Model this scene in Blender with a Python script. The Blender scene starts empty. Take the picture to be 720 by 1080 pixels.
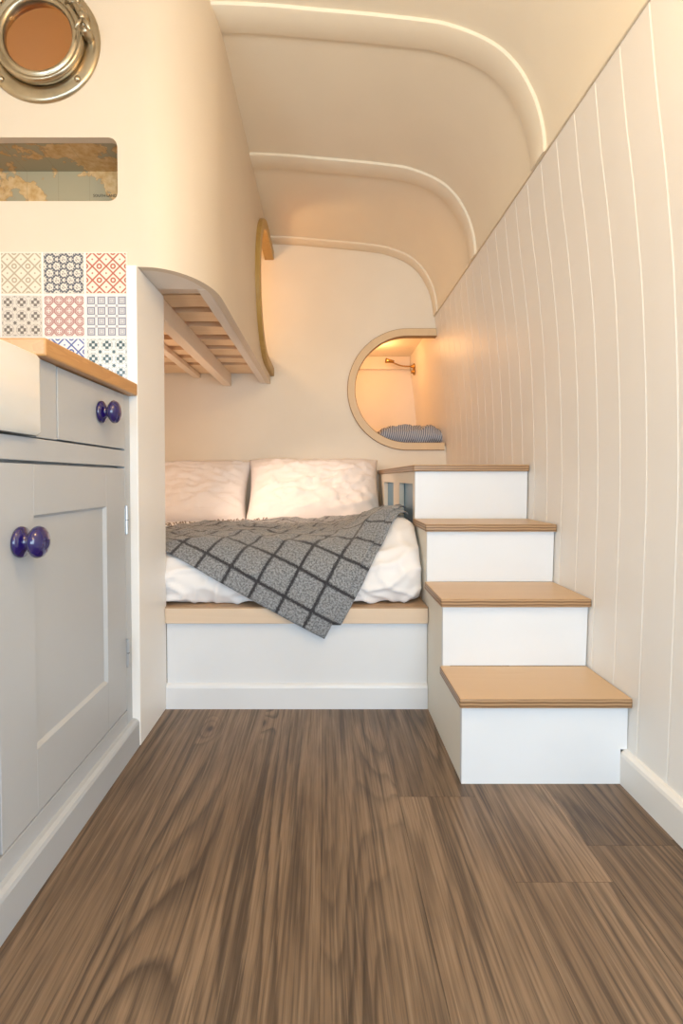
import bpy, bmesh, math, random
from mathutils import Vector, Matrix, noise
from mathutils.geometry import tessellate_polygon
random.seed(7)
COL = bpy.context.scene.collection
PI = math.pi

# ------------------------------------------------------------------ node helper
class NT:
    def __init__(s, name):
        s.m = bpy.data.materials.new(name); s.m.use_nodes = True
        s.t = s.m.node_tree; s.n = s.t.nodes; s.l = s.t.links
        s.b = s.n['Principled BSDF']
    def put(s, sock, v):
        if hasattr(v, 'links') or isinstance(v, bpy.types.NodeSocket): s.l.new(v, sock)
        else: sock.default_value = v
    def mth(s, op, a, b=0.0, c=0.0, clamp=False):
        n = s.n.new('ShaderNodeMath'); n.operation = op; n.use_clamp = clamp
        s.put(n.inputs[0], a); s.put(n.inputs[1], b)
        if len(n.inputs) > 2: s.put(n.inputs[2], c)
        return n.outputs[0]
    def mix(s, f, a, b, mode='MIX'):
        n = s.n.new('ShaderNodeMix'); n.data_type = 'RGBA'; n.blend_type = mode
        s.put(n.inputs[0], f); s.put(n.inputs[6], a if not isinstance(a, tuple) else (*a, 1)); s.put(n.inputs[7], b if not isinstance(b, tuple) else (*b, 1))
        return n.outputs[2]
    def coord(s, kind='Object'):
        return s.n.new('ShaderNodeTexCoord').outputs[kind]
    def geo(s, k):
        return s.n.new('ShaderNodeNewGeometry').outputs[k]
    def sep(s, v):
        n = s.n.new('ShaderNodeSeparateXYZ'); s.put(n.inputs[0], v); return n.outputs
    def comb(s, x, y, z):
        n = s.n.new('ShaderNodeCombineXYZ'); s.put(n.inputs[0], x); s.put(n.inputs[1], y); s.put(n.inputs[2], z); return n.outputs[0]
    def noise(s, v, scale, detail=3.0, rough=.5, dist=0.0, out=0):
        n = s.n.new('ShaderNodeTexNoise'); s.put(n.inputs['Vector'], v)
        n.inputs['Scale'].default_value = scale; n.inputs['Detail'].default_value = detail
        n.inputs['Roughness'].default_value = rough; n.inputs['Distortion'].default_value = dist
        return n.outputs[out]
    def smap(s, v, a, b, c=0.0, d=1.0, smooth=False):
        n = s.n.new('ShaderNodeMapRange'); n.interpolation_type = 'SMOOTHSTEP' if smooth else 'LINEAR'
        s.put(n.inputs[0], v); n.inputs[1].default_value = a; n.inputs[2].default_value = b
        n.inputs[3].default_value = c; n.inputs[4].default_value = d
        return n.outputs[0]
    def attr(s, name, out='Fac'):
        n = s.n.new('ShaderNodeAttribute'); n.attribute_name = name; return n.outputs[out]
    def bump(s, h, strength=.3, dist=.002):
        n = s.n.new('ShaderNodeBump'); n.inputs['Strength'].default_value = strength; n.inputs['Distance'].default_value = dist
        s.put(n.inputs['Height'], h); s.l.new(n.outputs[0], s.b.inputs['Normal'])
    def base(s, c): s.put(s.b.inputs['Base Color'], (*c, 1) if isinstance(c, tuple) else c)
    def rough(s, r): s.put(s.b.inputs['Roughness'], r)

def simple(name, col, rough=.5, metal=0, spec=.5, nscale=0, namt=.04, bump=0, coat=0):
    n = NT(name)
    if nscale:
        f = n.noise(n.coord(), nscale, 4)
        c2 = tuple(max(0, x*(1-namt*2)) for x in col)
        n.base(n.mix(n.smap(f, .3, .7), c2, col))
        if bump: n.bump(f, bump, .002)
    else: n.base(col)
    n.rough(rough); n.b.inputs['Metallic'].default_value = metal
    n.b.inputs['Specular IOR Level'].default_value = spec
    n.b.inputs['Coat Weight'].default_value = coat
    return n.m

def sheen_paint(name, col, rough=.45):
    n = NT(name); f = n.noise(n.coord(), 5, 3); g = n.noise(n.coord(), 160, 2)
    n.base(n.mix(n.smap(f, .3, .7), tuple(x*.965 for x in col), col))
    n.rough(rough); n.bump(g, .06, .001)
    return n.m

def wood_mat(name, base, dark, axis='Y', scale=1.0, rough=.42, contrast=.5, rings=14, edge=None, obj_edge_axis=None):
    """grain running along axis; edge=(light,dark) gives laminated ply stripes on non-horizontal faces"""
    n = NT(name); p = n.sep(n.coord())
    k = {'X': 0, 'Y': 1, 'Z': 2}[axis]
    sc = [9.0, 9.0, 9.0]; sc[k] = .9
    v = n.comb(n.mth('MULTIPLY', p[0], sc[0]*scale), n.mth('MULTIPLY', p[1], sc[1]*scale), n.mth('MULTIPLY', p[2], sc[2]*scale))
    a = n.noise(v, 1.0, 3, .5, .6)
    r = n.mth('FRACT', n.mth('MULTIPLY', a, rings))
    r = n.smap(r, 0, 1, 1, 0)
    v2 = n.comb(*[n.mth('MULTIPLY', p[i], 6.0 if i == k else 260.0) for i in range(3)])
    fine = n.noise(v2, 1.0, 2)
    f = n.mth('ADD', n.mth('MULTIPLY', r, .6), n.mth('MULTIPLY', fine, .5))
    f = n.mth('MULTIPLY', f, contrast, clamp=True)
    c = n.mix(f, base, dark)
    if edge:
        nz = n.mth('ABSOLUTE', n.sep(n.geo('True Normal'))[2]) if obj_edge_axis is None else n.mth('ABSOLUTE', n.sep(n.geo('True Normal'))[obj_edge_axis])
        e = n.smap(nz, .6, .9, 1, 0)
        q = p[2] if obj_edge_axis is None else p[obj_edge_axis]
        st = n.mth('FRACT', n.mth('ADD', n.mth('MULTIPLY', q, 135.0), n.mth('MULTIPLY', n.noise(n.coord(), 20, 2), .5)))
        ec = n.mix(n.smap(st, .35, .65, 0, 1, True), edge[0], edge[1])
        c = n.mix(e, c, ec)
    n.base(c); n.rough(rough); n.bump(fine, .08, .001)
    return n.m

# ------------------------------------------------------------------ materials
M = {}
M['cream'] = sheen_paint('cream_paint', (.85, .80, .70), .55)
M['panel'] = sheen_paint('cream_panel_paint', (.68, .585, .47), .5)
M['white'] = sheen_paint('white_paint', (.86, .86, .86), .4)
M['riser'] = sheen_paint('riser_white_paint', (.75, .78, .83), .38)
M['board'] = sheen_paint('matchboard_paint', (.80, .785, .76), .42)
M['ceiling'] = sheen_paint('ceiling_paint', (.84, .77, .64), .6)
M['grey'] = sheen_paint('grey_cabinet_paint', (.47, .50, .54), .38)
M['soffit'] = sheen_paint('pale_soffit_paint', (.78, .72, .66), .5)
M['seam'] = simple('plank_seam', (.075, .05, .035), .9)
M['dark'] = simple('dark_gap', (.03, .03, .03), .9)
M['ply'] = wood_mat('birch_ply_tread', (.62, .43, .25), (.54, .35, .19), 'X', .6, .38, .35, 8, edge=((.42, .26, .14), (.20, .11, .05)))
M['ledge'] = wood_mat('pale_ply_ledge', (.70, .56, .43), (.63, .48, .35), 'X', .6, .5, .4, 8)
M['ledge_top'] = wood_mat('brown_ply_top', (.46, .31, .19), (.34, .21, .12), 'X', .6, .5, .6, 8)
M['pine'] = wood_mat('pine_slat', (.86, .68, .48), (.72, .48, .26), 'X', 1.2, .6, .5, 9)
M['pine_beam'] = wood_mat('pine_beam', (.86, .74, .61), (.80, .66, .51), 'Y', 1.0, .6, .4, 7)
M['oak'] = wood_mat('oak_worktop', (.60, .33, .13), (.42, .20, .07), 'Y', 2.2, .35, .6, 9)
M['frame_ply'] = wood_mat('pale_ply_frame', (.74, .58, .38), (.66, .49, .30), 'Z', .8, .45, .4, 8)
M['ply_edge'] = wood_mat('ply_edge_brown', (.34, .20, .09), (.22, .12, .05), 'X', 3, .5, .5, 6)
M['frame_gold'] = wood_mat('honey_ply_frame', (.50, .33, .10), (.32, .19, .05), 'Z', 1, .45, .5, 8)
M['porcelain'] = simple('sink_ceramic', (.80, .81, .80), .12, coat=.5)
M['knob'] = simple('cobalt_glaze', (.010, .004, .10), .05, coat=1.0)
M['steel'] = simple('hinge_steel', (.62, .64, .66), .3, 1)
M['brass'] = simple('aged_nickel_brass', (.52, .44, .32), .28, 1, nscale=25, namt=.12, bump=.15)
M['brass2'] = simple('lamp_brass', (.45, .27, .09), .25, 1)
M['linen'] = simple('pillow_cotton', (.86, .83, .83), .85, nscale=8, namt=.02)
M['duvet'] = simple('duvet_cotton', (.84, .84, .87), .85, nscale=8, namt=.015)
M['mattress'] = simple('mattress_gap_shade', (.50, .25, .07), .9, nscale=30, namt=.05)  # fabric colour deepened to give the warm shade between the slats
M['blue'] = simple('reflected_daylight_blue', (.17, .36, .55), .35, nscale=6, namt=.08)  # blue paint stands for daylight reflected in the stair side glass
M['grout'] = simple('grout', (.80, .78, .75), .6)
M['ink'] = simple('map_ink', (.10, .08, .05), .8)

def glass_mat():
    n = NT('porthole_glass'); n.n.remove(n.b)
    tr = n.n.new('ShaderNodeBsdfTransparent'); tr.inputs[0].default_value = (.95, .93, .90, 1)
    gl = n.n.new('ShaderNodeBsdfGlossy'); gl.inputs['Roughness'].default_value = .12
    fr = n.n.new('ShaderNodeFresnel'); fr.inputs[0].default_value = 1.2
    mx = n.n.new('ShaderNodeMixShader'); n.l.new(fr.outputs[0], mx.inputs[0]); n.l.new(tr.outputs[0], mx.inputs[1]); n.l.new(gl.outputs[0], mx.inputs[2])
    n.l.new(mx.outputs[0], n.n['Material Output'].inputs[0]); return n.m
M['glass'] = glass_mat()

def floor_mat():
    n = NT('wood_plank_floor'); p = n.sep(n.coord()); sd = n.attr('seed')
    off = n.mth('MULTIPLY', sd, 37.0)
    x = n.mth('ADD', p[0], off); y = n.mth('ADD', p[1], n.mth('MULTIPLY', sd, 11.0))
    vo = n.n.new('ShaderNodeTexVoronoi'); vo.voronoi_dimensions = '2D'; vo.feature = 'F1'; vo.inputs['Scale'].default_value = 1.0
    n.put(vo.inputs['Vector'], n.comb(n.mth('MULTIPLY', x, 4.6), n.mth('MULTIPLY', y, 2.3), 0.0))
    kd = vo.outputs['Distance']
    on = n.smap(n.sep(vo.outputs['Color'])[0], .66, .68)
    # cathedral figure wrapping round the knots
    a = n.noise(n.comb(n.mth('MULTIPLY', x, 5.5), n.mth('MULTIPLY', y, .62), sd), 1.0, 1.2, .4, .3)
    jag = n.noise(n.comb(n.mth('MULTIPLY', x, 40.0), n.mth('MULTIPLY', y, 9.0), sd), 1.0, 3, .6)
    a = n.mth('ADD', a, n.mth('MULTIPLY', on, n.smap(kd, 0, .22, .11, 0, True)))
    a = n.mth('ADD', a, n.mth('MULTIPLY', jag, .022))
    fr = n.mth('FRACT', n.mth('MULTIPLY', a, 20.0))
    ring = n.mth('ADD', n.smap(fr, 0, .45, .0, 1.0), n.smap(fr, .45, .60, 0, -1.0))
    zone = n.noise(n.comb(n.mth('MULTIPLY', x, 9.0), n.mth('MULTIPLY', y, 1.1), n.mth('ADD', sd, 3.0)), 1.0, 2, .5)
    ring = n.mth('MULTIPLY', ring, n.smap(zone, .36, .60, .12, 1.0))
    # brushed grain
    f1 = n.noise(n.comb(n.mth('MULTIPLY', x, 230.0), n.mth('MULTIPLY', y, 4.5), sd), 1.0, 3, .65)
    f2 = n.noise(n.comb(n.mth('MULTIPLY', n.mth('ADD', x, n.mth('MULTIPLY', jag, .004)), 75.0), n.mth('MULTIPLY', y, 2.0), sd), 1.0, 4, .65)
    big = n.noise(n.comb(n.mth('MULTIPLY', x, 8.0), n.mth('MULTIPLY', y, 2.2), sd), 1.0, 4, .6)
    knot = n.mth('MULTIPLY', on, n.smap(kd, .015, .05, 1, 0, True))
    halo = n.mth('MULTIPLY', on, n.smap(kd, .03, .16, 1, 0, True))
    light = (.33, .225, .145); mid = (.155, .10, .062); dk = (.045, .030, .021)
    c = n.mix(n.smap(big, .32, .68), mid, light)
    c = n.mix(n.mth('MULTIPLY', sd, .40), c, (.125, .083, .052))
    c = n.mix(n.mth('MULTIPLY', halo, .35), c, (.16, .09, .05))
    c = n.mix(n.mth('MULTIPLY', ring, .80), c, dk)
    c = n.mix(n.smap(f2, .49, .66, 0, .68), c, dk)
    c = n.mix(n.smap(f1, .49, .66, 0, .55), c, dk)
    c = n.mix(n.smap(f1, .30, .45, .25, 0), c, (.42, .31, .21))
    c = n.mix(n.mth('MULTIPLY', knot, .85), c, (.05, .03, .02))
    n.base(c)
    n.rough(n.smap(f2, .3, .7, .34, .5)); n.b.inputs['Specular IOR Level'].default_value = .45
    n.bump(n.mth('ADD', n.mth('MULTIPLY', f1, -.6), n.mth('MULTIPLY', ring, -.3)), .22, .0015)
    return n.m
M['floor'] = floor_mat()

def blanket_mat():
    n = NT('windowpane_wool'); uv = n.sep(n.coord('UV'))
    u, v = uv[0], uv[1]
    g = n.noise(n.coord('UV'), 420, 2, .7); g2 = n.noise(n.coord('UV'), 170, 3, .8)
    wob = n.mth('MULTIPLY', n.mth('SUBTRACT', g, .5), .02)
    P = .0865
    def line(q, ph):
        f = n.mth('FRACT', n.mth('ADD', n.mth('DIVIDE', n.mth('ADD', q, wob), P), ph))
        d = n.mth('ABSOLUTE', n.mth('SUBTRACT', f, .5))
        return n.smap(d, .045, .062, 1, 0)
    L = n.mth('MAXIMUM', line(u, .72), line(v, .90))
    base = n.mix(n.smap(g2, .42, .58), (.085, .095, .11), (.30, .32, .35))
    base = n.mix(n.smap(g, .5, .75), base, (.41, .43, .47))
    n.base(n.mix(n.mth('MULTIPLY', L, .92), base, (.012, .012, .02)))
    n.rough(.95); n.bump(g, .5, .002); n.b.inputs['Sheen Weight'].default_value = .3
    return n.m
M['blanket'] = blanket_mat()
M['fringe'] = simple('wool_fringe', (.30, .27, .25), .95)

def ticking_mat():
    n = NT('ticking_stripe'); p = n.sep(n.coord())
    f = n.mth('FRACT', n.mth('MULTIPLY', n.mth('ADD', p[0], n.mth('MULTIPLY', p[1], .25)), 85.0))
    n.base(n.mix(n.smap(f, .42, .55, 0, 1), (.55, .58, .64), (.16, .19, .27))); n.rough(.9); return n.m
M['ticking'] = ticking_mat()

def map_mat():
    n = NT('vintage_map_paper'); c = n.coord(); p = n.sep(c)
    a = n.noise(c, 9.0, 6, .62); b = n.noise(c, 55, 4, .6)
    land = n.smap(a, .50, .515)
    coast = n.smap(n.mth('ABSOLUTE', n.mth('SUBTRACT', a, .507)), 0, .010, 1, 0)
    lc = n.mix(n.smap(b, .35, .65), (.56, .33, .12), (.70, .50, .26))
    cc = n.mix(land, (.40, .35, .23), lc)
    cc = n.mix(n.mth('MULTIPLY', coast, .6), cc, (.42, .22, .08))
    gx = n.mth('ABSOLUTE', n.mth('SUBTRACT', n.mth('FRACT', n.mth('MULTIPLY', p[0], 12.0)), .5))
    gl = n.smap(gx, 0, .012, 1, 0)
    cc = n.mix(n.mth('MULTIPLY', gl, .4), cc, (.2, .15, .08))
    n.base(cc); n.rough(.6); return n.m
M['map'] = map_mat()

def tile_mat(name, kind, col, ground=(.74, .70, .64), amt=.8):
    n = NT(name); uv = n.sep(n.coord('UV')); u, v = uv[0], uv[1]
    def cell(k, o=0.0):
        x = n.mth('SUBTRACT', n.mth('FRACT', n.mth('ADD', n.mth('MULTIPLY', u, k), o)), .5)
        y = n.mth('SUBTRACT', n.mth('FRACT', n.mth('ADD', n.mth('MULTIPLY', v, k), o)), .5)
        return n.mth('ABSOLUTE', x), n.mth('ABSOLUTE', y)
    def L2(x, y): return n.mth('SQRT', n.mth('ADD', n.mth('MULTIPLY', x, x), n.mth('MULTIPLY', y, y)))
    def band(d, c, w): return n.smap(n.mth('ABSOLUTE', n.mth('SUBTRACT', d, c)), w*.7, w*1.2, 1, 0)
    def mx(*a):
        r = a[0]
        for q in a[1:]: r = n.mth('MAXIMUM', r, q)
        return r
    if kind == 'lattice':
        x, y = cell(3, 0.5)      # circle centres on thirds
        l1 = n.mth('ADD', x, y); d = L2(x, y)
        x2, y2 = cell(3, 0.0); d2 = L2(x2, y2)
        m = mx(band(l1, .5, .085), band(d, .15, .06), n.smap(d2, .04, .09, 1, 0))
    elif kind == 'floret':
        x, y = cell(3, 0.0); x2, y2 = cell(3, .5)
        d = n.mth('MINIMUM', L2(x, y), L2(x2, y2))
        b = n.mth('FRACT', n.mth('ADD', n.mth('MULTIPLY', n.mth('ADD', u, v), 12.0), .5)); b2 = n.mth('FRACT', n.mth('ADD', n.mth('MULTIPLY', n.mth('SUBTRACT', u, v), 12.0), .5))
        dash = n.mth('MAXIMUM', n.smap(b, .35, .45), n.smap(b2, .35, .45))
        m = mx(n.mth('MULTIPLY', band(d, .33, .085), dash), n.mth('MULTIPLY', band(d, .12, .03), n.smap(b, .4, .5)), n.smap(d, .03, .06, .8, 0))
    elif kind == 'octagon':
        x, y = cell(4); o = n.mth('MAXIMUM', n.mth('MAXIMUM', x, y), n.mth('MULTIPLY', n.mth('ADD', x, y), .72))
        m = mx(band(o, .42, .075), band(o, .27, .05), n.mth('MULTIPLY', band(n.mth('MAXIMUM', x, y), .11, .05), n.smap(n.mth('MINIMUM', x, y), .02, .06)))
    elif kind == 'grid':
        x, y = cell(4); o = n.mth('MAXIMUM', x, y)
        l = n.mth('MULTIPLY', band(n.mth('MINIMUM', x, y), .43, .05), .8)
        m = mx(band(o, .32, .07), n.mth('MULTIPLY', band(o, .16, .06), .7), l, n.smap(L2(x, y), .05, .09, .7, 0))
    else:  # star
        x, y = cell(3); x2, y2 = cell(3, .5)
        pet = n.mth('MULTIPLY', n.smap(n.mth('ABSOLUTE', n.mth('SUBTRACT', n.mth('MAXIMUM', x, y), .20)), .08, .13, 1, 0), n.smap(n.mth('MINIMUM', x, y), .10, .15, 1, 0))
        x6, y6 = cell(12); dots = n.mth('MULTIPLY', n.smap(L2(x6, y6), .14, .24, 1, 0), .45)
        l1 = n.mth('ADD', x2, y2)
        m = mx(pet, dots, n.smap(l1, .13, .18, 1, 0), n.mth('MULTIPLY', band(L2(x, y), .40, .02), .5))
    edge = n.mth('MAXIMUM', n.mth('ABSOLUTE', n.mth('SUBTRACT', u, .5)), n.mth('ABSOLUTE', n.mth('SUBTRACT', v, .5)))
    m = n.mth('MULTIPLY', n.mth('MULTIPLY', m, n.smap(edge, .475, .48, 1, 0)), amt)
    n.base(n.mix(m, ground, col)); n.rough(.22); return n.m
TM = [tile_mat('tile_beige_lattice', 'lattice', (.36, .29, .20), (.74, .67, .56)),
      tile_mat('tile_charcoal_floret', 'floret', (.07, .08, .11), (.70, .65, .58), .95),
      tile_mat('tile_red_lattice', 'lattice', (.42, .10, .06), (.82, .70, .60), .95),
      tile_mat('tile_taupe_star', 'star', (.13, .11, .10), (.66, .61, .55), .9),
      tile_mat('tile_rose_octagon', 'octagon', (.36, .16, .15), (.80, .71, .67), .9),
      tile_mat('tile_slate_grid', 'grid', (.15, .16, .24), (.76, .74, .73), .85),
      tile_mat('tile_blue_lattice', 'lattice', (.06, .10, .34), (.80, .79, .78), .95),
      tile_mat('tile_green_star', 'star', (.05, .09, .10), (.70, .70, .67), 1.0),
      tile_mat('tile_navy_grid', 'grid', (.03, .03, .10), (.62, .62, .64), .95)]

# ------------------------------------------------------------------ mesh helpers
def link(name, bm, mats, parent=None, smooth=False):
    me = bpy.data.meshes.new(name)
    bmesh.ops.recalc_face_normals(bm, faces=bm.faces)
    bm.to_mesh(me); bm.free()
    if not isinstance(mats, (list, tuple)): mats = [mats]
    for m in mats: me.materials.append(m)
    o = bpy.data.objects.new(name, me); COL.objects.link(o)
    if parent: o.parent = parent; o.matrix_parent_inverse = parent.matrix_world.inverted()
    if smooth:
        for p in me.polygons: p.use_smooth = True
    return o

def tag(o, label=None, cat=None, group=None, kind=None):
    if label: o['label'] = label
    if cat: o['category'] = cat
    if group: o['group'] = group
    if kind: o['kind'] = kind
    return o

def thing(name, loc, label, cat, group=None):
    o = bpy.data.objects.new(name, None); COL.objects.link(o); o.location = loc
    o.matrix_world = Matrix.Translation(loc); o.empty_display_size = .05
    return tag(o, label, cat, group)

def box(bm, x0, x1, y0, y1, z0, z1, mi=0, bev=0):
    vs = [bm.verts.new((x, y, z)) for x in (x0, x1) for y in (y0, y1) for z in (z0, z1)]
    fs = [bm.faces.new([vs[i] for i in f]) for f in ((0, 1, 3, 2), (4, 6, 7, 5), (0, 4, 5, 1), (2, 3, 7, 6), (0, 2, 6, 4), (1, 5, 7, 3))]
    for f in fs: f.material_index = mi
    if bev:
        es = list({e for f in fs for e in f.edges})
        r = bmesh.ops.bevel(bm, geom=es, offset=bev, segments=2, affect='EDGES', profile=.5)
        for f in r['faces']: f.material_index = mi
    return fs

def boxo(name, dims, mat, parent=None, bev=.0015):
    bm = bmesh.new(); box(bm, *dims, bev=bev); return link(name, bm, mat, parent)

def prism(bm, loops, fa, fb, mi=0, mi_side=None):
    """loops: outer + holes as 2D lists; fa/fb map (u,v)->3D for the two caps"""
    if mi_side is None: mi_side = mi
    tri = tessellate_polygon([[Vector((p[0], p[1], 0)) for p in l] for l in loops])
    flat = [p for l in loops for p in l]
    A = [bm.verts.new(fa(*p)) for p in flat]; B = [bm.verts.new(fb(*p)) for p in flat]
    for t in tri:
        if len(set(t)) < 3: continue
        try:
            f = bm.faces.new([A[i] for i in t]); f.material_index = mi
            f = bm.faces.new([B[i] for i in reversed(t)]); f.material_index = mi
        except ValueError: pass
    s = 0
    for l in loops:
        k = len(l)
        for i in range(k):
            a, b = s+i, s+(i+1) % k
            f = bm.faces.new([A[a], A[b], B[b], B[a]]); f.material_index = mi_side
        s += k

def catmull(pts, n):
    out = []
    P = [pts[0]] + list(pts) + [pts[-1]]
    for i in range(1, len(P)-2):
        p0, p1, p2, p3 = (Vector(q) for q in P[i-1:i+3])
        for j in range(n):
            t = j/n
            out.append(.5*((2*p1)+(-p0+p2)*t+(2*p0-5*p1+4*p2-p3)*t*t+(-p0+3*p1-3*p2+p3)*t**3))
    out.append(Vector(pts[-1])); return out

def lathe(bm, prof, origin, axis, seg=32, mi=0):
    """prof: (r, h) along axis"""
    ax = Vector(axis).normalized(); up = Vector((0, 0, 1)) if abs(ax.z) < .9 else Vector((1, 0, 0))
    a = ax.cross(up).normalized(); b = ax.cross(a); O = Vector(origin)
    rings = []
    for r, h in prof:
        if r < 1e-6: rings.append([bm.verts.new(O+ax*h)])
        else: rings.append([bm.verts.new(O+ax*h+(a*math.cos(2*PI*i/seg)+b*math.sin(2*PI*i/seg))*r) for i in range(seg)])
    for R, S in zip(rings, rings[1:]):
        for i in range(seg):
            j = (i+1) % seg
            q = [R[i % len(R)], R[j % len(R)], S[j % len(S)], S[i % len(S)]]
            q2 = []
            for w in q:
                if w not in q2: q2.append(w)
            if len(q2) >= 3:
                try: bm.faces.new(q2).material_index = mi
                except ValueError: pass

def tube(bm, pts, r, seg=10, mi=0, radii=None):
    pts = [Vector(p) for p in pts]; rings = []
    prev = None
    for i, p in enumerate(pts):
        d = (pts[min(i+1, len(pts)-1)]-pts[max(i-1, 0)]).normalized()
        if prev is None: a = d.cross(Vector((0, 0, 1)) if abs(d.z) < .9 else Vector((1, 0, 0))).normalized()
        else: a = (prev-d*prev.dot(d)).normalized()
        prev = a; b = d.cross(a); rr = radii[i] if radii else r
        rings.append([bm.verts.new(p+(a*math.cos(2*PI*k/seg)+b*math.sin(2*PI*k/seg))*rr) for k in range(seg)])
    for R, S in zip(rings, rings[1:]):
        for i in range(seg):
            bm.faces.new([R[i], R[(i+1) % seg], S[(i+1) % seg], S[i]]).material_index = mi
    bm.faces.new(rings[0]); bm.faces.new(rings[-1])

def circ(cx, cy, r, n=48, a0=0, a1=2*PI, closed=True):
    k = n if closed else n+1
    return [(cx+r*math.cos(a0+(a1-a0)*i/n), cy+r*math.sin(a0+(a1-a0)*i/n)) for i in range(k)]

def rrect(x0, x1, y0, y1, r, n=6):
    out = []
    for cx, cy, a in ((x1-r, y1-r, 0), (x0+r, y1-r, PI/2), (x0+r, y0+r, PI), (x1-r, y0+r, 1.5*PI)):
        out += [(cx+r*math.cos(a+PI/2*i/n), cy+r*math.sin(a+PI/2*i/n)) for i in range(n+1)]
    return out

def interp(tab, x):
    if x <= tab[0][0]: return tab[0][1]
    for (a, b), (c, d) in zip(tab, tab[1:]):
        if x <= c: return b+(d-b)*(x-a)/(c-a)
    return tab[-1][1]

YB = 2.77          # back wall
YF = -2.40         # wall behind the camera
# ------------------------------------------------------------------ setting
# floor planks
bm = bmesh.new(); sl = bm.faces.layers.float.new('seed_f')
PW = .158; seeds = {}
joint = {0: 1.035, 1: .812, 2: .895, -1: .34, -2: .46, -3: .30, -4: .52, -5: .38, -6: .42}
k0 = -10
seedvals = []
for k in range(k0, 4):
    xa = .152+k*PW; j = joint.get(k, random.uniform(-.3, 1.9))
    cuts = [YF-.1] + sorted({round(j+q*1.22, 4) for q in (-3, -2, -1, 0, 1, 2, 3) if YF < j+q*1.22 < 3.55}) + [3.7]
    for y0, y1 in zip(cuts, cuts[1:]):
        g = .0002
        vs = [bm.verts.new(c) for c in ((xa+g, y0+g, 0), (xa+PW-g, y0+g, 0), (xa+PW-g, y1-g, 0), (xa+g, y1-g, 0))]
        f = bm.faces.new(vs); f[sl] = random.random(); f.material_index = 0
        lo = [bm.verts.new((v.co.x, v.co.y, -.003)) for v in vs]
        for i in range(4): bm.faces.new([vs[i], vs[(i+1) % 4], lo[(i+1) % 4], lo[i]]).material_index = 1
box(bm, -1.5, .9, YF-.1, 3.7, -.04, -.003, mi=1)
fl = link('floor', bm, [M['floor'], M['seam']]); tag(fl, kind='structure')
src = fl.data.attributes['seed_f']; vals = [d.value for d in src.data]
at = fl.data.attributes.new('seed', 'FLOAT', 'FACE')
for i, v in enumerate(vals): at.data[i].value = v

# right wall : curved matchboard sheet with V grooves
WX = [(0, .645), (.1, .648), (.3, .653), (.5, .657), (.63, .659), (.82, .655), (1.0, .646), (1.1, .638), (1.25, .622), (1.37, .606), (1.522, .590)]
def wallx(z): return interp(WX, z)
bm = bmesh.new()
prof = catmull([(x, 0, z) for z, x in WX], 4)
ys = [(YF, 0)]
y = .952 - .0935*int((.952-YF)/.0935)
while y < YB-.02:
    ys += [(y-.0014, 0), (y-.0008, .0035), (y-.0002, .0035), (y+.0042, 0)]; y += .0935
ys += [(YB, 0), (3.62, 0)]
cols = [[bm.verts.new((p.x+d, yy, p.z)) for p in prof] for yy, d in ys]
back = [[bm.verts.new((p.x+.03, yy, p.z)) for p in prof] for yy in (ys[0][0], ys[-1][0])]
for A, B in zip(cols, cols[1:]):
    for i in range(len(prof)-1): bm.faces.new([A[i], A[i+1], B[i+1], B[i]])
for i in range(len(prof)-1):
    bm.faces.new([back[0][i], back[0][i+1], back[1][i+1], back[1][i]])
o = link('wall_right', bm, M['board']); tag(o, kind='structure')

# baseboard right
bm = bmesh.new()
pr_ = [(.655, 0), (.632, 0), (.632, .062), (.634, .069), (.640, .074), (.650, .076), (.655, .076)]
A = [bm.verts.new((x, YF, z)) for x, z in pr_]; B = [bm.verts.new((x, 1.080, z)) for x, z in pr_]
for i in range(len(pr_)-1): bm.faces.new([A[i], A[i+1], B[i+1], B[i]])
bm.faces.new(A); bm.faces.new(B)
tag(link('baseboard_right', bm, M['board']), kind='structure')

# ceiling (shallow arch rolling down to the right wall)
CP = [(-1.22, 1.925), (-.32, 1.915), (0.0, 1.895), (.25, 1.871), (.345, 1.853), (.443, 1.812), (.510, 1.755), (.555, 1.682), (.578, 1.618), (.589, 1.560), (.5915, 1.520)]
cprof = catmull([(x, 0, z) for x, z in CP], 6)
def norm2(i):
    a = cprof[max(i-1, 0)]; b = cprof[min(i+1, len(cprof)-1)]; d = (b-a).normalized(); return Vector((-d.z, 0, d.x))
bm = bmesh.new()
rows = []
for yy in (YF, YB+.02):
    rows.append([bm.verts.new((p.x, yy, p.z)) for p in cprof])
    rows.append([bm.verts.new(Vector((p.x, yy, p.z))+norm2(i)*.03) for i, p in enumerate(cprof)])
for i in range(len(cprof)-1):
    bm.faces.new([rows[0][i], rows[0][i+1], rows[2][i+1], rows[2][i]])
    bm.faces.new([rows[1][i], rows[1][i+1], rows[3][i+1], rows[3][i]])
o = link('ceiling', bm, M['ceiling'], smooth=True); tag(o, kind='structure')

# three flat battens following the roof
for k, (y0, w) in enumerate(((1.385, .088), (2.012, .088), (2.69, .079))):
    bm = bmesh.new(); rings = []
    idx = [i for i, p in enumerate(cprof) if p.x >= -.345 and p.z > 1.521]
    t = .0095; r = .004
    sec = [(0, 0), (0, t-r), (r*.3, t-r*.3), (r, t), (w-r, t), (w-r*.3, t-r*.3), (w, t-r), (w, 0)]
    for i in idx:
        p = cprof[i]; nn = norm2(i)
        fade = 1
        rings.append([bm.verts.new(Vector((p.x, y0+a, p.z))-nn*(b*fade)) for a, b in sec])
    for R, S in zip(rings, rings[1:]):
        for i in range(len(sec)-1): bm.faces.new([R[i], R[i+1], S[i+1], S[i]])
    bm.faces.new(rings[0]); bm.faces.new(rings[-1])
    o = link('trim_%d' % (k+1), bm, M['ceiling']); tag(o, kind='structure')
    for p in o.data.polygons: p.use_smooth = True
    o.data.set_sharp_from_angle(angle=.6)

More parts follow.
